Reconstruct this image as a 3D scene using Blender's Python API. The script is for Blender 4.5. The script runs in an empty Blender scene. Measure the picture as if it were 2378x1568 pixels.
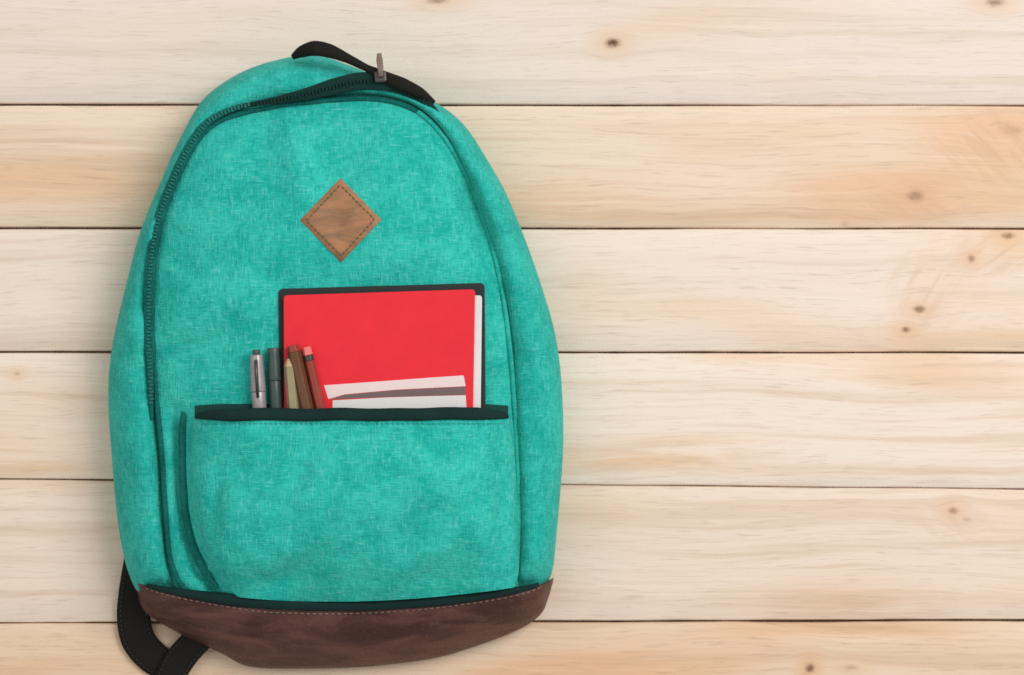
import bpy, bmesh, math, random
import numpy as np
from mathutils import Vector, Matrix, noise as mnoise

random.seed(7)
scene = bpy.context.scene
COL = scene.collection

# ------------------------------------------------------------------ camera, world, light
CAM_H = 1.6                       # metres above the boards
FRAME_W = 0.72                    # width of board surface in the frame
cam_d = bpy.data.cameras.new('camera')
cam = bpy.data.objects.new('camera', cam_d); COL.objects.link(cam)
cam.location = (0, 0, CAM_H); cam.rotation_euler = (0, 0, 0)
cam_d.sensor_fit = 'HORIZONTAL'; cam_d.sensor_width = 36.0
cam_d.lens = 36.0 * CAM_H / FRAME_W
cam_d.clip_end = 50; cam_d.clip_start = 0.05
scene.camera = cam
cam_d.dof.use_dof = True          # the photograph is a touch soft all over
cam_d.dof.focus_distance = 1.40; cam_d.dof.aperture_fstop = 16.0

world = bpy.data.worlds.new('World'); scene.world = world
world.use_nodes = True
bg = world.node_tree.nodes['Background']
bg.inputs[0].default_value = (1.0, 0.985, 0.96, 1); bg.inputs[1].default_value = 0.45

def area(name, loc, target, size, energy, color):
    d = bpy.data.lights.new(name, 'AREA'); d.shape = 'RECTANGLE'
    d.size, d.size_y = size; d.energy = energy; d.color = color
    o = bpy.data.objects.new(name, d); COL.objects.link(o); o.location = loc
    o.rotation_euler = (Vector(target) - Vector(loc)).to_track_quat('-Z', 'Y').to_euler()
    return o
area('softbox_key', (1.7, 1.15, 2.5), (0.0, 0, 0), (1.7, 1.7), 67, (1.0, 0.98, 0.972))
area('softbox_fill', (-1.3, 0.5, 1.9), (0, 0, 0), (1.6, 1.6), 6, (1.0, 0.99, 0.98))

scene.view_settings.view_transform = 'Standard'; scene.view_settings.look = 'None'
scene.view_settings.exposure = 0.10; scene.view_settings.gamma = 1.0
scene.cycles.use_denoising = False

# ------------------------------------------------------------------ coordinates
# outlines were measured on a 2377-unit-wide drawing of the front of the bag
SC = FRAME_W / 2377.0
def W(u, v, z=0.0):
    f = (CAM_H - z) / CAM_H
    return ((u - 1188.5) * SC * f, (784.0 - v) * SC * f, z)
def WF(u, v, z=0.0):              # the same from 2400-wide measures
    return W(u / 1.00967, v / 1.00967, z)

def smooth_closed(pts, n=24):
    P = np.array(pts, float); m = len(P); out = []
    for i in range(m):
        p0, p1, p2, p3 = P[i-1], P[i], P[(i+1) % m], P[(i+2) % m]
        for t in np.linspace(0, 1, n, endpoint=False):
            out.append(0.5*((2*p1)+(-p0+p2)*t+(2*p0-5*p1+4*p2-p3)*t*t+(-p0+3*p1-3*p2+p3)*t**3))
    return np.array(out)
def smooth_open(pts, n=12):
    P = np.array(pts, float); P = np.vstack([2*P[0]-P[1], P, 2*P[-1]-P[-2]]); out = []
    for i in range(1, len(P)-2):
        p0, p1, p2, p3 = P[i-1], P[i], P[i+1], P[i+2]
        for t in np.linspace(0, 1, n, endpoint=False):
            out.append(0.5*((2*p1)+(-p0+p2)*t+(2*p0-5*p1+4*p2-p3)*t*t+(-p0+3*p1-3*p2+p3)*t**3))
    out.append(P[-2]); return np.array(out)

CEN = np.array([790.0, 800.0])
def radial(pts, cen=CEN, n=720):
    """outline -> radius as a function of angle"""
    C = smooth_closed(pts) - cen
    a = np.arctan2(C[:, 1], C[:, 0]); r = np.hypot(C[:, 0], C[:, 1])
    o = np.argsort(a); a, r = a[o], r[o]
    g = np.linspace(-math.pi, math.pi, n, endpoint=False)
    R = np.interp(g, np.concatenate([a-2*math.pi, a, a+2*math.pi]), np.tile(r, 3))
    k = np.ones(5)/5
    R = np.convolve(np.concatenate([R[-2:], R, R[:2]]), k, 'valid')
    return g, R

BODY = [(690,130),(600,152),(535,182),(480,222),(452,258),(428,303),(403,352),(373,422),(343,492),(318,562),(298,640),
        (278,722),(261,802),(252,880),(252,960),(258,1040),(264,1120),(272,1200),(283,1270),(300,1335),(330,1385),(420,1425),
        (560,1450),(700,1462),(860,1462),(1020,1450),(1160,1420),(1245,1385),(1280,1335),(1290,1260),(1300,1150),(1307,1050),(1307,960),
        (1300,850),(1285,760),(1262,680),(1235,600),(1205,520),(1170,440),(1130,370),(1085,300),(1040,257),(990,228),(930,198),
        (870,176),(810,152),(750,132)]
PANEL = [(540,262),(640,240),(740,228),(840,222),(915,230),(980,258),(1035,315),(1085,400),(1125,500),(1155,600),(1177,720),
         (1192,850),(1202,1000),(1208,1150),(1206,1290),(1180,1375),(1000,1402),(780,1408),(560,1400),(440,1385),(394,1320),
         (380,1200),(370,1050),(360,950),(352,850),(348,740),(352,620),(374,500),(412,400),(452,325),(490,285)]
gA, RB = radial(BODY)
gP, RP = radial(PANEL)
def rfun(R, th):
    return np.interp(th, np.concatenate([gA, [math.pi]]), np.concatenate([R, [R[0]]]))

def nz(u, v, s, seed=0.0):
    return mnoise.noise(Vector((u*s, v*s, seed)))
def dent(u, v, cu, cv, ru, rv, rot=0.0):
    c, s = math.cos(rot), math.sin(rot); du, dv = u-cu, v-cv
    a, b = (c*du+s*dv)/ru, (-s*du+c*dv)/rv
    return math.exp(-(a*a+b*b))

def lerp_tab(T, v): return float(np.interp(v, [a for a, b in T], [b for a, b in T]))
def panel_h(u, v, wr=True):
    """height of the front panel above the boards"""
    d = np.array([u, v]) - CEN; r = math.hypot(*d); th = math.atan2(d[1], d[0])
    t = min(1.0, r / float(rfun(RP, th)))
    h = 0.050 + 0.026 * (1 - t**3.2) ** 0.8
    if wr:
        k = 1.0 - 0.6*t
        h += 0.0062*nz(u, v, 0.006, 3.1)*k + 0.0014*nz(u, v, 0.018, 7.7)
        h += 0.0050*max(0, nz(u*.9+v*.45, v*.2-u*.3, .012, 41.0))*k
        h -= 0.0075*dent(u, v, 470, 810, 120, 40, -0.6)
        h += 0.0035*dent(u, v, 430, 720, 120, 45, -0.6)
        h -= 0.0030*dent(u, v, 620, 330, 30, 120, 0.3)
        h += 0.0045*dent(u, v, 700, 400, 35, 170, -0.35)
        h -= 0.0095*dent(u, v, 1098, 470, 30, 150, -0.30)
        h += 0.0030*dent(u, v, 1030, 480, 40, 160, -0.30)
        h -= 0.0025*dent(u, v, 880, 330, 120, 22, 0.2)
    # fold where the pocket is sewn on
    if v > 930:
        lx = lerp_tab([(930,405),(1000,414),(1150,419),(1250,433),(1320,458),(1375,500)], v); q = (u-lx)/15.0
        h -= .0105*math.exp(-q*q)*min(1, (v-930)/60.0)
        lx = lerp_tab([(930,1190),(1100,1209),(1400,1212)], v); q = (u-lx)/12.0
        h -= .004*math.exp(-q*q)*min(1, (v-930)/60.0)
    # the canvas is pressed flat under the notebook
    e = max(634-u, u-1137, 648-v, v-1030, 0)/26.0
    k = math.exp(-e*e)
    return h*(1-k) + min(h, .0712)*k

# ------------------------------------------------------------------ material helper
class NT:
    def __init__(s, name):
        s.m = bpy.data.materials.new(name); s.m.use_nodes = True
        s.t = s.m.node_tree; s.b = s.t.nodes['Principled BSDF']
    def n(s, typ, **kw):
        x = s.t.nodes.new(typ)
        for k, v in kw.items(): setattr(x, k, v)
        return x
    def l(s, a, b): s.t.links.new(a, b)
    def put(s, sock, v):
        if hasattr(v, 'is_output'): s.l(v, sock)
        else: sock.default_value = v
    def math(s, op, a, b=None, c=None, clamp=False):
        x = s.n('ShaderNodeMath', operation=op); x.use_clamp = clamp
        s.put(x.inputs[0], a)
        if b is not None: s.put(x.inputs[1], b)
        if c is not None: s.put(x.inputs[2], c)
        return x.outputs[0]
    def comb(s, x, y, z=0.0):
        c = s.n('ShaderNodeCombineXYZ'); s.put(c.inputs[0], x); s.put(c.inputs[1], y); s.put(c.inputs[2], z); return c.outputs[0]
    def noise(s, vec, scale=1.0, detail=3.0, rough=0.55, dist=0.0):
        x = s.n('ShaderNodeTexNoise'); s.l(vec, x.inputs['Vector'])
        x.inputs['Scale'].default_value = scale; x.inputs['Detail'].default_value = detail
        x.inputs['Roughness'].default_value = rough; x.inputs['Distortion'].default_value = dist
        return x.outputs['Fac']
    def mix(s, f, a, b, mode='MIX'):
        x = s.n('ShaderNodeMix', data_type='RGBA', blend_type=mode)
        s.put(x.inputs['Factor'], f); 
        for i, v in ((6, a), (7, b)):
            s.put(x.inputs[i], v if hasattr(v, 'is_output') else (*v, 1) if len(v) == 3 else v)
        return x.outputs[2]
    def ramp(s, f, lo, hi):
        x = s.n('ShaderNodeMapRange', interpolation_type='SMOOTHSTEP'); s.put(x.inputs[0], f)
        x.inputs[1].default_value = lo; x.inputs[2].default_value = hi; return x.outputs[0]
    def bump(s, h, strength, dist=0.001):
        x = s.n('ShaderNodeBump'); x.inputs['Strength'].default_value = strength
        x.inputs['Distance'].default_value = dist; s.l(h, x.inputs['Height']); s.l(x.outputs[0], s.b.inputs['Normal'])
    def scaled(s, vec, v):
        x = s.n('ShaderNodeVectorMath', operation='MULTIPLY'); s.l(vec, x.inputs[0]); x.inputs[1].default_value = v; return x.outputs[0]
    def obj(s): return s.n('ShaderNodeTexCoord').outputs['Object']

def fabric(name, lo, mid, hi, sheen=0.06, amount=1.0):
    t = NT(name); v = t.obj()
    big = t.noise(v, 42, 3, 0.55, 0.4)
    med = t.noise(v, 230, 3, 0.65)
    thx = t.noise(t.scaled(v, (120, 950, 260)), 1, 2, 0.6)
    thy = t.noise(t.scaled(v, (950, 120, 260)), 1, 2, 0.6)
    f1 = t.ramp(t.math('ADD', t.math('MULTIPLY', big, .55), t.math('MULTIPLY', med, .45)), .5-.16/amount, .5+.16/amount)
    c = t.mix(f1, lo, mid)
    fl = t.ramp(t.math('MAXIMUM', thx, thy), .56, .74)
    c = t.mix(t.math('MULTIPLY', fl, .45), c, hi)
    dk = t.ramp(t.math('MINIMUM', thx, thy), .46, .28)
    c = t.mix(t.math('MULTIPLY', dk, .36), c, tuple(x*.55 for x in lo))
    t.l(c, t.b.inputs['Base Color'])
    t.b.inputs['Roughness'].default_value = 0.92
    t.b.inputs['Specular IOR Level'].default_value = 0.12
    t.b.inputs['Sheen Weight'].default_value = sheen; t.b.inputs['Sheen Roughness'].default_value = 0.5
    h = t.math('ADD', t.math('ADD', thx, thy), t.math('MULTIPLY', med, 1.2))
    t.bump(h, 0.6, 0.0010)
    return t.m

def leather(name, dark, light, rough=.55, sc=1.0, bmp=.4):
    t = NT(name); v = t.obj()
    a = t.noise(t.scaled(v, (18*sc, 60*sc, 40*sc)), 1, 4, .6, .5)
    b = t.noise(v, 420*sc, 3, .6)
    c = t.mix(t.ramp(a, .34, .66), dark, light)
    c = t.mix(t.math('MULTIPLY', t.ramp(b, .55, .75), .35), c, tuple(min(1, x*1.7) for x in light))
    t.l(c, t.b.inputs['Base Color'])
    t.l(t.math('MULTIPLY_ADD', a, .25, rough-.12), t.b.inputs['Roughness'])
    t.b.inputs['Specular IOR Level'].default_value = .35
    t.bump(t.math('ADD', b, t.math('MULTIPLY', a, .8)), bmp, .0012)
    return t.m

def plain(name, col, rough=.5, metal=0.0, var=.12, spec=.4, scale=160):
    t = NT(name); v = t.obj(); a = t.noise(v, scale, 3, .6)
    c = t.mix(a, tuple(x*(1-var) for x in col), tuple(min(1, x*(1+var)) for x in col))
    t.l(c, t.b.inputs['Base Color']); t.l(t.math('MULTIPLY_ADD', t.noise(v, 35, 4, .6), .35, max(.05, rough-.17)), t.b.inputs['Roughness'])
    t.b.inputs['Metallic'].default_value = metal; t.b.inputs['Specular IOR Level'].default_value = spec
    t.bump(a, .12, .0006)
    return t.m

def webbing(name, col):
    t = NT(name); v = t.obj()
    a = t.noise(t.scaled(v, (900, 900, 300)), 1, 2, .6); b = t.noise(v, 60, 3, .6)
    c = t.mix(t.math('MULTIPLY', t.math('ADD', a, b), .5), tuple(x*.5 for x in col), tuple(x*1.6 for x in col))
    t.l(c, t.b.inputs['Base Color']); t.b.inputs['Roughness'].default_value = .8
    t.b.inputs['Specular IOR Level'].default_value = .2
    t.bump(a, .5, .0008); return t.m

M = {}
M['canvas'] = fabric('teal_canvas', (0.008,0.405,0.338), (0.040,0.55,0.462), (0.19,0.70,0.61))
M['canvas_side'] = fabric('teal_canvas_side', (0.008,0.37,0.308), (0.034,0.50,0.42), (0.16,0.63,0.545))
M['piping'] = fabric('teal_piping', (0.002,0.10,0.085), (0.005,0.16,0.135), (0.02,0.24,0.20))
M['thread'] = plain('teal_thread', (0.02,0.36,0.30), .8)
M['black_web'] = webbing('black_webbing', (0.010,0.009,0.007))
M['zip_tape'] = webbing('dark_green_zip_tape', (0.004,0.030,0.024))
M['binding'] = webbing('dark_binding', (0.004,0.024,0.022))
M['teeth'] = plain('dark_teal_teeth', (0.005,0.135,0.112), .5)
M['grey_thread'] = plain('charcoal_thread', (0.035,0.032,0.028), .8)
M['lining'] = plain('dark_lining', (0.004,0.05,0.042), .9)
M['leather'] = leather('brown_leather', (0.050,0.015,0.011), (0.135,0.055,0.043), .55, .9, .6)
M['patch'] = leather('tan_leather', (0.22,0.125,0.065), (0.40,0.185,0.085), .6, 2.2, .35)
M['tan_thread'] = plain('olive_thread', (0.16,0.13,0.06), .8)
M['tab'] = leather('tab_leather', (0.17,0.105,0.085), (0.26,0.17,0.14), .6, 2.0)
M['red'] = plain('red_cover', (0.80,0.027,0.042), .45, 0, .10, .22, 90)
M['paper'] = plain('paper', (0.74,0.72,0.70), .8, 0, .04)
M['pinkpaper'] = plain('pinkish_paper', (0.82,0.66,0.64), .8, 0, .05)
M['grey'] = plain('grey_print', (0.17,0.12,0.115), .7)
M['black_card'] = plain('black_card', (0.012,0.02,0.018), .6)
M['silver'] = plain('silver_plastic', (0.36,0.32,0.33), .3, .2)
M['dark_pen'] = plain('dark_grey_plastic', (0.050,0.080,0.070), .35)
M['tanwood'] = plain('tan_pencil_paint', (0.33,0.27,0.16), .45)
M['brownp'] = plain('brown_pencil_paint', (0.135,0.055,0.024), .4)
M['redp'] = plain('brick_red_pencil_paint', (0.28,0.045,0.030), .4)
M['pink'] = plain('pink_eraser', (0.80,0.20,0.18), .7)
M['barewood'] = plain('bare_wood', (0.55,0.38,0.22), .7)
M['metal'] = plain('dull_metal', (0.10,0.09,0.08), .45, .7)
M['under'] = plain('dark_gap', (0.36,0.235,0.15), .95)

# ------------------------------------------------------------------ object helpers
def link(name, verts, faces, mat, parent=None, smooth=True, loc=None):
    me = bpy.data.meshes.new(name)
    vs = [Vector(v) for v in verts]
    if loc is not None: vs = [v - Vector(loc) for v in vs]
    me.from_pydata([tuple(v) for v in vs], [], faces); me.validate(); me.update()
    bm = bmesh.new(); bm.from_mesh(me); bmesh.ops.recalc_face_normals(bm, faces=bm.faces); bm.to_mesh(me); bm.free()
    if smooth:
        for p in me.polygons: p.use_smooth = True
    me.materials.append(mat)
    o = bpy.data.objects.new(name, me); COL.objects.link(o)
    if parent is not None:
        o.parent = parent
        if loc is None: o.location = (0, 0, 0)
    if loc is not None: o.location = loc
    return o
def tag(o, label, cat, group=None):
    o['label'] = label; o['category'] = cat
    if group: o['group'] = group
    return o
def thing(name, label, cat, loc=(0, 0, 0), group=None):
    o = bpy.data.objects.new(name, None); o.empty_display_size = .02
    COL.objects.link(o); o.location = loc
    return tag(o, label, cat, group)
def child(name, verts, faces, mat, parent, smooth=True):
    """part given in world coordinates under a thing without rotation"""
    off = Vector((0, 0, 0)); p = parent
    while p is not None: off += p.location; p = p.parent
    return link(name, [Vector(v)-off for v in verts], faces, mat, parent, smooth)

def grid_faces(nu, nv, closed_u=False, base=0):
    F = []
    for j in range(nv-1):
        for i in range(nu if closed_u else nu-1):
            a = base+j*nu+i; b = base+j*nu+(i+1) % nu
            F.append((a, b, b+nu, a+nu))
    return F
def rings_mesh(rings, cap_end=True, cap_start=False):
    n = len(rings[0]); V = [p for r in rings for p in r]; F = grid_faces(n, len(rings), True)
    if cap_end:
        c = np.mean(np.array(rings[-1]), 0); V.append(tuple(c)); k = len(V)-1; b = (len(rings)-1)*n
        F += [(b+i, b+(i+1) % n, k) for i in range(n)]
    if cap_start:
        c = np.mean(np.array(rings[0]), 0); V.append(tuple(c)); k = len(V)-1
        F += [((i+1) % n, i, k) for i in range(n)]
    return V, F
def tube(path, rad, seg=10, flat=1.0, cap=True):
    """tube along a 3D path; rad may be a list; flat squashes it vertically"""
    P = [Vector(p) for p in path]; n = len(P); V = []
    R = rad if hasattr(rad, '__len__') else [rad]*n
    for i in range(n):
        d = (P[min(i+1, n-1)]-P[max(i-1, 0)]).normalized()
        up = Vector((0, 0, 1)) if abs(d.z) < .95 else Vector((0, 1, 0))
        s = d.cross(up).normalized(); w = s.cross(d).normalized()
        for k in range(seg):
            a = 2*math.pi*k/seg; V.append(P[i]+s*math.cos(a)*R[i]+w*math.sin(a)*R[i]*flat)
    F = grid_faces(seg, n, True)
    if cap: F += [tuple(range(seg))[::-1], tuple(range((n-1)*seg, n*seg))]
    return V, F
def ribbon(center, width, zs, thick=.0018, n=8, crown=0.0):
    """flat strap; centre line in drawing units, width in drawing units (per point or scalar)"""
    C = smooth_open(center, n); m = len(C)
    def res(a):
        a = np.array(a if hasattr(a, '__len__') else [a]*len(center), float)
        return np.interp(np.linspace(0, len(center)-1, m), np.arange(len(center)), a)
    wd, zz = res(width), res(zs); V = []
    cs = [(-1, 0), (-.93, thick*.5), (-.5, thick*.5+crown*.7), (0, thick*.5+crown), (.5, thick*.5+crown*.7), (.93, thick*.5), (1, 0),
          (.93, -thick*.5), (0, -thick*.5+crown*.5), (-.93, -thick*.5)]
    for i in range(m):
        d = C[min(i+1, m-1)]-C[max(i-1, 0)]; d /= np.hypot(*d); nrm = np.array([-d[1], d[0]])
        for s, dz in cs:
            p = C[i]+nrm*s*wd[i]/2; V.append(W(p[0], p[1], zz[i]+dz))
    k = len(cs); F = grid_faces(k, m, True); F += [tuple(range(k))[::-1], tuple(range((m-1)*k, m*k))]
    return V, F
def box_between(corners_top, z0, z1, persp=True):
    t = [W(u, v, z1) for u, v in corners_top]; b = [W(u, v, z1)[:2]+(z0,) for u, v in corners_top]
    n = len(t); V = t+b; F = [tuple(range(n)), tuple(range(2*n-1, n-1, -1))]
    F += [(i, i+n, (i+1) % n+n, (i+1) % n) for i in range(n)]
    return V, F
def bevel(o, w, seg=2):
    m = o.modifiers.new('bevel', 'BEVEL'); m.width = w; m.segments = seg; m.limit_method = 'ANGLE'; m.angle_limit = .6
    return o

# ------------------------------------------------------------------ the boards
def srgb(r, g, b):
    f = lambda c: (c/255/12.92 if c <= 10 else ((c/255+.055)/1.055)**2.4)
    return (f(r), f(g), f(b))
def wood(name, seed, base, tan, mark, knots, blobs, tanbias=.5, curls=()):
    """pale softwood. knots: (x, y, rx, ry, strength) in metres from the board centre; blobs: heartwood stains"""
    t = NT(name); v = t.obj(); sp = t.n('ShaderNodeSeparateXYZ'); t.l(v, sp.inputs[0])
    x, y = sp.outputs[0], sp.outputs[1]
    wv = t.noise(t.comb(t.math('MULTIPLY', x, 5), t.math('MULTIPLY', y, 14), seed), 1, 3, .5)
    yy = t.math('MULTIPLY_ADD', t.math('SUBTRACT', wv, .5), .022, y)
    kmask, hmask = None, None
    jit = t.noise(t.comb(t.math('MULTIPLY', x, 160), t.math('MULTIPLY', y, 300), seed), 1, 3, .6)
    jit2 = t.noise(t.comb(t.math('MULTIPLY', x, 420), t.math('MULTIPLY', y, 420), seed+2), 1, 2, .6)
    for kx, ky, rx, ry, st in knots:
        dx = t.math('DIVIDE', t.math('SUBTRACT', x, kx), rx); dy = t.math('DIVIDE', t.math('SUBTRACT', y, ky), ry)
        r2 = t.math('ADD', t.math('MULTIPLY', dx, dx), t.math('MULTIPLY', dy, dy))
        far = t.math('EXPONENT', t.math('MULTIPLY', r2, -.14))
        yy = t.math('SUBTRACT', yy, t.math('MULTIPLY', t.math('MULTIPLY', t.math('SUBTRACT', y, ky), far), .8))
        r = t.math('SQRT', r2)
        k = t.ramp(t.math('ADD', r, t.math('MULTIPLY', t.math('SUBTRACT', jit, .5), .9)), 1.2, .35)
        halo = t.math('MULTIPLY', t.math('EXPONENT', t.math('MULTIPLY', r2, -.16)), min(.75, st*1.3))
        hmask = halo if hmask is None else t.math('MAXIMUM', hmask, halo)
        core = t.ramp(t.math('ADD', r, t.math('MULTIPLY', t.math('SUBTRACT', jit2, .5), 1.4)), .75, .15)
        k = t.math('MULTIPLY', t.math('MULTIPLY_ADD', core, .45, t.math('MULTIPLY', k, .62)), st)
        kmask = k if kmask is None else t.math('MAXIMUM', kmask, k)
    g = t.comb(t.math('MULTIPLY', x, 3.2), t.math('MULTIPLY', yy, 95), seed)
    band = t.noise(g, 1, 2.5, .5)
    g2 = t.comb(t.math('MULTIPLY', x, 9), t.math('MULTIPLY', yy, 340), seed+3)
    fine = t.noise(g2, 1, 3, .6)
    g3 = t.comb(t.math('MULTIPLY', x, 40), t.math('MULTIPLY', yy, 900), seed+9)
    pore = t.noise(g3, 1, 2, .6)
    low = t.noise(t.comb(t.math('MULTIPLY', x, 3.6), t.math('MULTIPLY', y, 16), seed+5), 1, 2, .5)
    tf = t.ramp(low, .72-.5*tanbias, .98-.5*tanbias)
    for bx, by, rx, ry, st in blobs:
        dx = t.math('DIVIDE', t.math('SUBTRACT', x, bx), rx); dy = t.math('DIVIDE', t.math('SUBTRACT', y, by), ry)
        r2 = t.math('ADD', t.math('MULTIPLY', dx, dx), t.math('MULTIPLY', dy, dy))
        e = t.math('MULTIPLY', t.math('EXPONENT', t.math('MULTIPLY', r2, -1.0)), st)
        e = t.math('MULTIPLY', e, t.math('ADD', .45, band))
        tf = t.math('ADD', tf, e)
    c = t.mix(t.math('MINIMUM', tf, 1.3), base, tan)
    c = t.mix(t.math('MULTIPLY', t.ramp(band, .50, .68), .50), c, mark)
    c = t.mix(t.math('MULTIPLY', t.ramp(fine, .52, .72), .42), c, mark)
    c = t.mix(t.math('MULTIPLY', t.ramp(fine, .46, .28), .35), c, tuple(min(.92, q*1.12) for q in base))
    c = t.mix(t.math('MULTIPLY', t.ramp(pore, .57, .70), .32), c, tuple(q*.6 for q in mark))
    for bx, by, rx, ry, ang, st in curls:                              # wild grain running across the board
        ca, sa = math.cos(ang), math.sin(ang)
        dx, dy = t.math('SUBTRACT', x, bx), t.math('SUBTRACT', y, by)
        al = t.math('ADD', t.math('MULTIPLY', dx, ca), t.math('MULTIPLY', dy, sa))
        ac = t.math('SUBTRACT', t.math('MULTIPLY', dy, ca), t.math('MULTIPLY', dx, sa))
        r2 = t.math('ADD', t.math('POWER', t.math('DIVIDE', dx, rx), 2), t.math('POWER', t.math('DIVIDE', dy, ry), 2))
        m = t.math('MULTIPLY', t.math('EXPONENT', t.math('MULTIPLY', r2, -1.0)), st)
        q = t.noise(t.comb(t.math('MULTIPLY', al, 22), t.math('MULTIPLY', ac, 150), seed+21), 1, 2, .55, .5)
        c = t.mix(t.math('MULTIPLY', m, t.ramp(q, .40, .72)), c, tuple(k*.86 for k in tan))
    if kmask is not None:
        c = t.mix(hmask, c, tuple(k*f for k, f in zip(tan, (.93, .82, .72))))
        c = t.mix(t.math('MINIMUM', kmask, 1.0), c, (0.130, 0.064, 0.034))
    t.l(c, t.b.inputs['Base Color'])
    t.b.inputs['Roughness'].default_value = .72; t.b.inputs['Specular IOR Level'].default_value = .18
    t.bump(t.math('ADD', t.math('MULTIPLY', band, .7), t.math('ADD', fine, t.math('MULTIPLY', pore, .5))), .22, .0008)
    return t.m

# seams: y at left edge, y at right edge (drawing units)
SEAM = [(-45, -40), (243, 245), (530, 531), (818, 819), (1113, 1136), (1448, 1441), (1752, 1748)]
def seam_w(k, u):                    # gap width in drawing units along the board
    w = 3.4 + 1.6*dent(u, 0, -100, 0, 600, 1)+ 1.8*nz(u, k*31.7, .0035, 2.0) + 1.2*nz(u, k*17.0, .02, 5.0)
    if k == 1: w -= 5*dent(u, 0, 2000, 0, 260, 1)
    if k == 2: w -= 5*dent(u, 0, 1720, 0, 130, 1)
    if k == 4: w -= 2.0
    if k == 4 and 300 < u < 1500: w -= 2.5
    if k == 5: w += 2.6*dent(u, 0, 2000, 0, 330, 1) - 3*dent(u, 0, 1700, 0, 60, 1) - 2.5*dent(u, 0, 150, 0, 250, 1)
    if k == 3: w += 1.2*dent(u, 0, 2200, 0, 150, 1)
    return max(w, .9)
def seam_y(k, u):
    a, b = SEAM[k]; y = a + (b-a)*u/2377.0
    return y + 1.6*nz(u, k*9.1, .004, 8.0)

XL, XR = -700, 3080
floor_v = [W(XL-20, -520, -.0085), W(XR+20, -520, -.0085), W(XR+20, 2080, -.0085), W(XL-20, 2080, -.0085)]
floor_v += [(x, y, -.030) for x, y, z in floor_v]
floor = link('floor', floor_v, [(0, 1, 2, 3), (7, 6, 5, 4), (0, 4, 5, 1), (1, 5, 6, 2), (2, 6, 7, 3), (3, 7, 4, 0)], M['under'], smooth=False)
floor['kind'] = 'structure'; floor['label'] = 'pale pine boards laid side by side'

rows = [(-340, -45)] + [None]*6 + [(1752, 2050)]
cols = {  # base, tan, mark
 0: ((228,212,196), (224,200,174), (204,182,160)),
 1: ((231,217,204), (230,207,184), (214,196,178)),
 2: ((233,213,191), (230,193,160), (212,182,154)),
 3: ((236,219,203), (233,203,174), (218,197,175)),
 4: ((238,222,206), (231,196,162), (216,190,164)),
 5: ((233,215,197), (229,195,165), (212,186,161)),
 6: ((229,205,180), (224,184,147), (206,173,142)),
 7: ((228,204,176), (222,186,150), (196,160,126)),
}
KN = {1: [(1422,100,22,14,.92),(2310,6,26,12,.55),(1015,2,30,10,.5),(860,-20,10,6,.4)],
      2: [(2125,455,28,16,.45),(2345,300,36,18,.16),(1960,520,14,8,.16)],
      3: [(2135,718,18,11,.62),(2104,766,14,10,.66),(2340,548,18,10,.6),(2255,600,10,12,.5)],
      4: [(40,868,9,6,.30)],
      5: [(2213,1186,15,11,.50),(2245,1206,14,7,.22)],
      6: [(1880,1552,13,13,.72),(1975,1550,20,8,.28),(60,1480,20,8,.08)],
      0: [], 7: []}
BL = {0: [], 1: [(420,60,500,60,.2)],
      2: [(2290,330,170,80,1.1),(2060,470,260,55,.9),(1250,470,260,60,.8),(200,420,330,90,.6),(1700,500,300,25,.5)],
      3: [(2335,570,80,50,1.1),(2230,790,170,25,.9),(2170,620,70,60,.5),(1360,690,90,90,.4)],
      4: [(1480,1070,190,22,1.0),(1600,1020,220,14,.5),(1900,1090,300,14,.35),(80,1090,160,18,.8),(120,930,200,60,.4)],
      5: [(1950,1400,190,50,.9),(1380,1180,130,70,.5),(100,1130,200,20,.5)],
      6: [(1500,1500,260,60,.5),(200,1520,300,60,.5),(1950,1460,160,20,.8)],
      7: []}
CU = {2: [(2300,335,130,80,-.75,1.2),(2080,470,140,50,-.5,1.0)], 3: [(2320,580,90,50,.6,1.2),(2150,670,70,80,1.0,.8)], 4: [(1560,1060,200,26,-.06,.8)],
      5: [(2210,1200,90,50,-.6,.45),(1950,1400,150,36,.25,.5)]}
TB = {0:.4, 1:.35, 2:.5, 3:.38, 4:.36, 5:.42, 6:.55, 7:.5}
NS = 150
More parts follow.
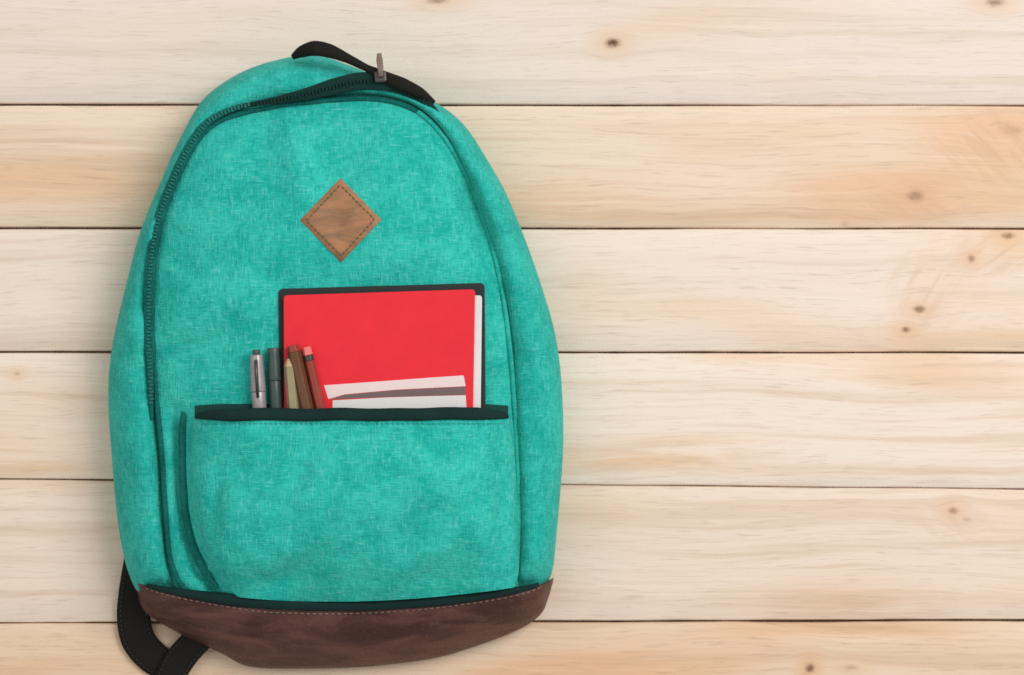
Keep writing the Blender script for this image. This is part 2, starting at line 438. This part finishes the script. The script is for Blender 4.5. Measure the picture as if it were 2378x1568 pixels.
for r in range(8):
    us = np.linspace(XL, XR, NS)
    if r == 0: top = [-345.0]*NS; bot = [seam_y(0, u)-seam_w(0, u)/2 for u in us]
    elif r == 7: top = [seam_y(6, u)+seam_w(6, u)/2 for u in us]; bot = [2060.0]*NS
    else:
        top = [seam_y(r-1, u)+seam_w(r-1, u)/2 for u in us]; bot = [seam_y(r, u)-seam_w(r, u)/2 for u in us]
    cu, cv = 1188.5, (top[NS//2]+bot[NS//2])/2
    cx, cy, _ = W(cu, cv)
    dz = [0, -.0006, 0, -.0004, 0, -.0005, 0, 0][r]
    V = []
    prof = [(0, -.008), (0, -.0028), (2.2, -.0007), (6.5, 0)]      # edge rounding: inset (units), z
    for i, u in enumerate(us):
        chip = .6+.8*max(0, nz(u, r*5.0, .015, 1.0))
        a, b = top[i], bot[i]
        line = [W(u, a+d*chip, 0)[:2]+(z+dz,) for d, z in prof]
        mids = [W(u, a+(b-a)*f, 0)[:2]+(dz+.0002*nz(u, f*300, .01, r),) for f in (.25, .5, .75)]
        line2 = [W(u, b-d*chip, 0)[:2]+(z+dz,) for d, z in reversed(prof)]
        V += line+mids+line2
    k = len(prof)*2+3; F = grid_faces(k, NS) + [tuple(range(k)), tuple(range((NS-1)*k, NS*k))[::-1]]
    F += [(i*k, (i+1)*k, (i+1)*k+k-1, i*k+k-1) for i in range(NS-1)]
    loc = (cx, cy, 0)
    conv = lambda L: [(W(u, v)[0]-cx, W(u, v)[1]-cy, a*SC, b*SC, s) for u, v, a, b, s in L]
    B, T, K = [srgb(*c) for c in cols[r]]
    m = wood('pine_board', r*13.7+1.3, B, T, K, conv(KN[r]), conv(BL[r]), TB[r],
             [(W(u, v)[0]-cx, W(u, v)[1]-cy, a*SC, b*SC, g, q) for u, v, a, b, g, q in CU.get(r, [])])
    o = link('plank', V, F, m, floor, True, loc)

# ------------------------------------------------------------------ the backpack
bag = thing('backpack', 'teal canvas backpack with brown leather bottom and diamond patch lying on pale boards', 'backpack', W(790, 800, 0))

# body: back panel and gusset, one shell
TH = np.linspace(-math.pi, math.pi, 260, endpoint=False)
def ring(Ra, Rb, f, z, wob=0.0):
    out = []
    for th in TH:
        r = float(rfun(Ra, th))*(1-f)+float(rfun(Rb, th))*f
        u, v = CEN[0]+r*math.cos(th), CEN[1]+r*math.sin(th)
        dz = wob*(.0060*nz(u, v, .010, 4.0)+.0022*nz(u, v, .03, 9.0))
        zz = z+dz
        if f > .85 and math.cos(th) > .2: zz += {.9: .0022, 1.0: .0050}.get(round(f, 2), 0)*min(1, (math.cos(th)-.2)*4)
        k = min(1, max(0, (v-1345+.02*abs(u-790))/25.0))
        out.append(W(u, v, zz*(1-k)+min(zz, .040)*k))
    return out
R0 = RB*0.93
rings = [ring(R0, R0, 0, .0015), ring(RB*.975, RB, 0, .006), ring(RB*.993, RB, 0, .014), ring(RB, RB, 0, .024, .3),
         ring(RB, RP, .05, .034, .5), ring(RB, RP, .14, .043, .8), ring(RB, RP, .28, .050, 1), ring(RB, RP, .45, .0545, 1), ring(RB, RP, .62, .0565, 1),
         ring(RB, RP, .78, .0560, .8), ring(RB, RP, .90, .0520, .4), ring(RB, RP, 1.0, .0455, .2), ring(RP*.97, RP*.97, 0, .036)]
V, F = rings_mesh(rings, True, True)
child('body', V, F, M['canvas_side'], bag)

# front panel
rings = []
for t in [1.012, 1.0, .992, .98, .965, .945, .92, .89, .85, .8, .74, .67, .6, .52, .44, .36, .28, .2, .13, .06]:
    out = []
    for th in TH:
        r = float(rfun(RP, th))*t; u, v = CEN[0]+r*math.cos(th), CEN[1]+r*math.sin(th)
        z = .043 if t > 1.01 else (.047 if t > .999 else panel_h(u, v))
        out.append(W(u, v, z))
    rings.append(out)
V, F = rings_mesh(rings)
child('front_panel', V, F, M['canvas'], bag)

# piping round the front panel
def along_panel(t, th0, th1, n, z):
    L = []
    for th in np.linspace(th0, th1, n):
        tt = (th+math.pi) % (2*math.pi)-math.pi
        r = float(rfun(RP, tt))*t; u, v = CEN[0]+r*math.cos(tt), CEN[1]+r*math.sin(tt)
        L.append(W(u, v, z(u, v) if callable(z) else z))
    return L
for t0, t1, mm in ((120, 288, 'piping'), (288.3, 423, 'canvas_side')):
    pth = along_panel(.987, math.radians(t0), math.radians(t1), 120, lambda u, v: panel_h(u, v)+.0012)
    V, F = tube(pth, .0018, 8); child('piping', V, F, M[mm], bag)

# main zipper: dark tape lying in the groove, up the left side and over the top
def make_zipper(zt, zz_, mat, teeth_mat, margin):
    V, F = ribbon([(a, b) for a, b, c in zt], [c for a, b, c in zt], zz_, .0016, 14)
    zp = child('zipper', V, F, mat, bag)
    C = smooth_open([(a, b) for a, b, c in zt], 30)
    seglen = np.concatenate([[0], np.cumsum(np.hypot(*np.diff(C, axis=0).T))])
    par = np.linspace(0, len(zt)-1, len(C)); V, F = [], []
    for k, s in enumerate(np.arange(margin, seglen[-1]-margin, 8.2)):
        u = np.interp(s, seglen, C[:, 0]); v = np.interp(s, seglen, C[:, 1]); q = np.interp(s, seglen, par)
        u2 = np.interp(s+2, seglen, C[:, 0]); v2 = np.interp(s+2, seglen, C[:, 1])
        d = np.array([u2-u, v2-v]); d /= np.hypot(*d); nn = np.array([-d[1], d[0]])
        zz = np.interp(q, np.arange(len(zt)), zz_)+.0007; off = 1.3*(1 if k % 2 else -1)
        b = len(V)
        for zq in (zz, zz+.0013):
            for a, c in ((-1, -1), (1, -1), (1, 1), (-1, 1)):
                p = np.array([u, v])+d*a*2.3+nn*(c*4.6+off); V.append(W(p[0], p[1], zq))
        F += [(b+4, b+5, b+6, b+7)]+[(b+i, b+(i+1) % 4, b+4+(i+1) % 4, b+4+i) for i in range(4)]
    te = child('teeth', V, F, teeth_mat, zp, False); te['kind'] = 'stuff'
make_zipper([(353,975,6),(350,900,13),(346,800,19),(346,700,23),(349,620,26),(365,520,23),(397,430,22),(437,345,21),(482,284,16),(550,250,11),(620,238,12)],
            [.0530,.0545,.0560,.0568,.0570,.0575,.0575,.0575,.0575,.0568,.0560], M['piping'], M['teeth'], 40)
make_zipper([(560,247,10),(640,233,16),(710,219,28),(770,203,38),(830,190,42),(885,190,42),(935,204,34),(985,236,22),(1020,268,10)],
            [.0570,.0580,.0590,.060,.0605,.0600,.0585,.057,.0545], M['zip_tape'], M['zip_tape'], 30)

# zipper slider with its little leather pull standing up behind the edge of the bag
V, F = box_between([(868,166),(896,164),(898,190),(870,192)], .0605, .0655)
sl = bevel(child('zipper_slider', V, F, M['metal'], bag, False), .0012)
V, F = ribbon([(884,178),(883,158),(881,140),(880,124)], [11,14,15,10], [.067,.066,.060,.053], .0022, 8, .0004)
child('zipper_pull', V, F, M['tab'], bag)

# carrying handle: black webbing loop along the top edge
V, F = ribbon([(678,134),(700,121),(730,113),(765,119),(808,137),(850,158),(892,177),(935,196),(975,216),(1008,240)],
              [12,28,36,33,22,17,24,30,25,12], [.046,.055,.061,.062,.060,.060,.062,.0635,.060,.053], .0026, 12, .0014)
child('haul_handle', V, F, M['black_web'], bag)

# leather bottom
up = smooth_open([(312,1347),(345,1362),(420,1378),(520,1392),(640,1403),(800,1406),(950,1400),(1100,1386),(1200,1372),(1262,1356),(1285,1342)], 12)
lo = smooth_open([(314,1360),(330,1412),(362,1440),(430,1478),(515,1518),(580,1548),(700,1553),(850,1548),(1000,1530),(1100,1502),(1200,1464),(1254,1428),(1273,1388),(1284,1350)], 12)
def by_frac(L, n):
    s = np.concatenate([[0], np.cumsum(np.hypot(*np.diff(L, axis=0).T))]); q = np.linspace(0, s[-1], n)
    return np.stack([np.interp(q, s, L[:, 0]), np.interp(q, s, L[:, 1])], 1)
NU = 150; U, L = by_frac(up, NU), by_frac(lo, NU)
prof = [(-.10, .040), (-.04, .050), (.0, .0535), (.05, .0545), (.15, .0540), (.3, .0515), (.45, .0475), (.6, .0420), (.75, .0345), (.87, .0265), (.96, .0180), (1.0, .0110), (.97, .005), (.85, .0015)]
V = []
for f, z in prof:
    for i in range(NU):
        p = U[i]*(1-f)+L[i]*f; e = min(i, NU-1-i)/(NU-1)*2
        zz = z*(.62+.38*min(1, e*5)**.5) if z > .012 else z
        zz += .0016*nz(p[0]*.35, p[1]*1.6, .02, 2.0)*min(1, f*4+.2) if z > .012 else 0
        V.append(W(p[0], p[1], zz))
child('leather_base', V, grid_faces(NU, len(prof)), M['leather'], bag)
pth = [W(p[0], p[1]-2, .0555*(.66+.34*min(1, min(i, NU-1-i)/(NU-1)*10)**.5)) for i, p in enumerate(U)]
pth = pth[5:-6]
V, F = tube(pth, [.0044*(.35+.65*min(1, min(i, len(pth)-1-i)/30)) for i in range(len(pth))], 8, .8); child('base_binding', V, F, M['binding'], bag)
def stitches(path, r=.00045, frac=.62, pitch=.0034, name='stitching', mat=None, parent=None):
    P = [Vector(p) for p in path]; s = [0]
    for a, b in zip(P, P[1:]): s.append(s[-1]+(b-a).length)
    xs = np.array([tuple(p) for p in P]); V, F = [], []
    at = lambda q: Vector([np.interp(q, s, xs[:, k]) for k in range(3)])
    q = pitch*.5
    while q+pitch*frac < s[-1]:
        a, b = at(q), at(q+pitch*frac); v, f = tube([a-Vector((0, 0, r*.6)), a.lerp(b, .5)+Vector((0, 0, r*.5)), b-Vector((0, 0, r*.6))], r, 5)
        k = len(V); V += v; F += [tuple(i+k for i in ff) for ff in f]; q += pitch
    o = child(name, V, F, mat, parent); o['kind'] = 'stuff'; return o
st_path = []
for i in range(4, NU-4):
    p = U[i]*.87+L[i]*.13; e = min(i, NU-1-i)/(NU-1)*2
    st_path.append(W(p[0], p[1], .0542*(.62+.38*min(1, e*5)**.5)+.0008))
stitches(st_path, .0005, .6, .0042, 'stitching', M['tab'], bag)

# front pocket
PX0 = [(965,447),(1010,441),(1070,438),(1130,440),(1190,447),(1250,461),(1310,486),(1350,512),(1385,548),(1405,585)]
PX1 = [(965,1186),(1050,1196),(1150,1203),(1250,1207),(1330,1205),(1368,1199),(1392,1180),(1405,1150)]
NB_TOP = .0905                                                     # upper face of the notebook
def pocket_h(u, v):
    a, b = lerp_tab(PX0, v), lerp_tab(PX1, v); s = min(1, max(0, (u-a)/(b-a)))
    top, bot = 968.0, 1398.0; q = min(1, max(0, (v-top)/(bot-top)))
    side = max(0, 1-abs(2*s-1)**9)**.7
    ph = panel_h(u, min(v, 1345), False)
    qq = min(1, q/.45); g = .0220*(1-q**6)*(.70+.30*qq*qq*(3-2*qq))
    h = ph+.0005+g*side
    h += .0036*nz(u, v, .008, 12.0)*side+.0010*nz(u, v, .022, 15.0)
    h += .0046*max(0, nz(u*.8+v*.9, v*.25-u*.15, .012, 31.0))*side
    h -= .0065*dent(u, v, 560, 1090, 120, 30, -.5)*side + .0055*dent(u, v, 690, 1110, 26, 90, .5)*side
    h -= .0085*dent(u, v, 660, 1340, 75, 28, -.5)*side + .0045*dent(u, v, 500, 1180, 18, 90, 0.1)*side
    h += .0025*dent(u, v, 860, 1180, 200, 60, -.3)*side
    h -= .0055*dent(u, v, 1165, 1180, 20, 150, 0)*side
    e = max(645-u, (u-1127)*2.2, v-1040, 0)/75.0                  # it stretches over the notebook inside
    lim = .0800*math.exp(-e*e)
    e = max(575-u, u-775, v-1070, 0)/60.0                         # and over the pencils
    lim = max(lim, .0868*math.exp(-e*e))
    d = h-lim; w = .004
    return (h if d > w else lim if d < -w else h*(.5+.5*d/w)+lim*(.5-.5*d/w)+w*.25*(1-(d/w)**2))
NA, NB = 110, 80; V = []
for j in range(NB):
    for i in range(NA):
        s = .5-.5*math.cos(math.pi*i/(NA-1)); s = .6*s+.4*i/(NA-1)
        u = 450+740*s
        for _ in range(4):
            vb = float(np.interp(u, U[:, 0], U[:, 1]))-9
            v = 966+(vb-966)*(j/(NB-1)); a, b = lerp_tab(PX0, v), lerp_tab(PX1, v); u = a+(b-a)*s
        V.append(W(u, v, pocket_h(u, v)-(.004 if i in (0, NA-1) else 0)))
for i in range(NA):                                                # hem rolled inwards
    x, y, z = V[i]; V.append((x, y-.0012, z-.0022))
F = grid_faces(NA, NB)+[(i, NA*NB+i, NA*NB+i+1, i+1) for i in range(NA-1)]
pk = child('front_pocket', V, F, M['canvas'], bag)
V = []
n = 90
for dv, dz in ((-26, -.0010), (-24, .0006), (-14, .0014), (-3, .0016), (3, .0010), (4, -.001)):   # dark binding along the mouth
    for i in range(n):
        s = i/(n-1); u = 452+s*(1181-452); e = min(s, 1-s)*n
        base = 971+(1-s)*2+2.5*nz(u, 3, .012, 6.0)+2*math.sin(s*math.pi); w = min(1, .25+.75*math.sqrt(min(1, e/9)))
        uu = min(max(u, 452), 1182); V.append(W(u, base+dv*w, pocket_h(uu, 972)+dz*1.4+.0004))
F = grid_faces(n, 6); child('pocket_binding', V, F, M['binding'], bag)
stitches([W(u, 984, pocket_h(u, 984)+.0002) for u in np.linspace(470, 1172, 70)], .00045, .6, .0034, 'stitching', M['thread'], pk)

# dark tube added as the band of shade down the pocket's left side
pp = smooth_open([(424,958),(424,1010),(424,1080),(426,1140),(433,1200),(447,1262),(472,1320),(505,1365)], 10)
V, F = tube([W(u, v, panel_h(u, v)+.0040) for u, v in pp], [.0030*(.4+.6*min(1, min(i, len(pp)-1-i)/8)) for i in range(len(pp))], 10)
child('pocket_side_shade', V, F, M['piping'], bag)

# the pocket mouth seen behind the binding
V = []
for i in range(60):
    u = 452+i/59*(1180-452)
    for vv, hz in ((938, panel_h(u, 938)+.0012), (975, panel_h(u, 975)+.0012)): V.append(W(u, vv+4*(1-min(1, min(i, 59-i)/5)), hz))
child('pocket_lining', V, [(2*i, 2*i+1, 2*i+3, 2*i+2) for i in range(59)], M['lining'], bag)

# diamond patch
def patch_pts(s):
    return [(790, 512-98*s), (790+95*s, 510), (792, 512+98*s), (790-94*s, 512)]
V = []; N = 16
corners = patch_pts(1.0)
for j in range(N+1):
    for i in range(N+1):
        a, b = i/N, j/N
        p = (np.array(corners[0])*(1-a)*(1-b)+np.array(corners[1])*a*(1-b)+np.array(corners[2])*a*b+np.array(corners[3])*(1-a)*b)
        edge = min(a, 1-a, b, 1-b)
        V.append(W(p[0], p[1], panel_h(p[0], p[1])+(.0002 if edge == 0 else .0021)))
pa = child('patch', V, grid_faces(N+1, N+1), M['patch'], bag)
q = patch_pts(.84); path = []
for k in range(4):
    a, b = np.array(q[k]), np.array(q[(k+1) % 4])
    for t in np.linspace(0, 1, 12, endpoint=False): p = a+(b-a)*t; path.append(W(p[0], p[1], panel_h(p[0], p[1])+.0023))
path.append(path[0]); stitches(path, .0005, .62, .0034, 'stitching', M['tan_thread'], pa)

# shoulder strap end looping out at the lower left corner
def strap(center, width, zs):
    V, F = ribbon(center, width, zs, .0022, 10, .0008)
    o = child('shoulder_strap', V, F, M['black_web'], bag)
    C = smooth_open(center, 10); m = len(C); q = np.linspace(0, len(center)-1, m)
    ww = np.interp(q, np.arange(len(center)), width); zz = np.interp(q, np.arange(len(center)), zs)
    for sgn in (-1, 1):
        L = []
        for i in range(m):
            d = C[min(i+1, m-1)]-C[max(i-1, 0)]; d /= np.hypot(*d)
            p = C[i]+np.array([-d[1], d[0]])*sgn*ww[i]*.38; L.append(W(p[0], p[1], zz[i]+.0021))
        stitches(L, .0004, .6, .0034, 'stitching', M['grey_thread'], o)
strap([(334,1215),(322,1290),(313,1370),(310,1435),(322,1487),(356,1527),(400,1552)], [50,64,74,78,80,78,70], [.010,.012,.010,.007,.0045,.003,.0025])
strap([(530,1424),(486,1462),(444,1500),(412,1540),(386,1592)], [58,62,68,70,68], [.014,.013,.010,.0072,.0065])

# ------------------------------------------------------------------ things in the pocket
zb = .0714
nb = thing('notebook', 'red notebook with a pale striped band standing in the backpack pocket', 'notebook', W(890, 860, zb))
def rounded(c, r):
    out = []; n = len(c)
    for i in range(n):
        p, a, b = np.array(c[i], float), np.array(c[i-1], float), np.array(c[(i+1) % n], float)
        da, db = (a-p)/np.hypot(*(a-p)), (b-p)/np.hypot(*(b-p))
        for t in (0, .25, .5, .75, 1): out.append(tuple(p+da*r*(1-t)**2+db*r*t**2))
    return out
def sub(name, corners, z0, z1, mat, bw=.0004, r=7):
    V, F = box_between(rounded(corners, r) if r else corners, z0, z1); o = child(name, V, F, mat, nb, False)
    return bevel(o, bw) if bw else o
sub('back_cover', [(646,671),(1125,657),(1128,1022),(651,1022)], zb, zb+.0012, M['black_card'], .0004, 12)
for k in range(6):                                                  # leaves, fanned a little
    z = zb+.0012+k*.0006; d = (k*7 % 5)*.8
    sub('page', [(664,694),(1119-d,686+d),(1115-d,1020),(662,1020)], z, z+.00045, M['paper'], 0, 8)
sub('front_cover', [(658,686),(1103,672),(1097,1022),(660,1022)], zb+.0048, zb+.0060, M['red'], .0005, 9)
zc = zb+.0060
sub('printed_band', [(752,895),(880,886),(1000,877),(1076,872),(1081,897),(920,905),(800,916),(762,927)], zc, zc+.00025, M['pinkpaper'], 0, 0)
sub('printed_band', [(766,928),(800,917),(920,906),(1081,898),(1081,917),(900,922)], zc, zc+.00020, M['grey'], 0, 0)
sub('printed_band', [(772,930),(900,923),(1000,920),(1081,918),(1083,950),(772,950)], zc, zc+.00025, M['paper'], 0, 0)

def stick(name, label, cat, a, b, z, rad, segs, group=None, sides=12):
    """a long writing tool from a (upper end) to b (inside the pocket), drawing units; segs: (part, f0, f1, r0, r1, material)"""
    A, B = Vector(W(*a, z)), Vector(W(*b, z-.002))
    o = thing(name, label, cat, tuple(B), group)
    first = None
    for part, f0, f1, r0, r1, mat in segs:
        ps = [A.lerp(B, f0+(f1-f0)*k/6) for k in range(7)]
        V, F = tube(ps, [rad*(r0+(r1-r0)*k/6) for k in range(7)], sides)
        p = child(part, V, F, mat, o, sides > 8); bevel(p, .0004, 2)
    return o, A, B
zt_ = zc
pg = 'pens and pencils in the pocket'
o, A, B = stick('pen', 'silver grey pen with clip, leftmost of the pens in the pocket', 'pen', (595,824), (608,1060), panel_h(600,900)+.0060, .0052,
      [('cap', .0, .36, .80, 1.0, M['silver']), ('barrel', .362, 1, .92, .92, M['silver']), ('button', -.05, -.002, .5, .5, M['dark_pen'])], pg)
V, F = tube([A.lerp(B, .05)+Vector((.0, 0, .0052)), A.lerp(B, .2)+Vector((0, 0, .0058)), A.lerp(B, .42)+Vector((0, 0, .0050))], [.0011, .0012, .0009], 8)
child('clip', V, F, M['metal'], o)
stick('pen', 'dark grey pen between the silver pen and the tan pencil', 'pen', (634,808), (645,1060), panel_h(640,900)+.0052, .0046,
      [('cap', .0, .3, .85, 1.05, M['dark_pen']), ('barrel', .302, 1, .95, .95, M['dark_pen'])], pg)
stick('pencil', 'tan pencil beside the left edge of the red notebook', 'pencil', (672,828), (690,1060), zt_+.0044, .0044,
      [('barrel', .10, 1, 1, 1, M['tanwood']), ('sharpened_wood', .02, .0995, .45, 1, M['barewood']), ('lead', -.02, .0195, .05, .42, M['dark_pen'])], pg, 6)
stick('pencil', 'dark brown pencil leaning across the lower left corner of the red cover', 'pencil', (679,802), (738,1060), zt_+.0050, .0047,
      [('barrel', .06, 1, 1, 1, M['brownp']), ('end_cap', .0, .0595, .8, 1.02, M['redp'])], pg, 6)
stick('pencil', 'brick red pencil with pink eraser end leaning on the red cover', 'pencil', (711,806), (768,1060), zt_+.0040, .0034,
      [('barrel', .125, 1, 1, 1, M['redp']), ('ferrule', .075, .1245, 1.05, 1.05, M['metal']), ('eraser', .0, .0745, .85, .98, M['pink'])], pg, 6)
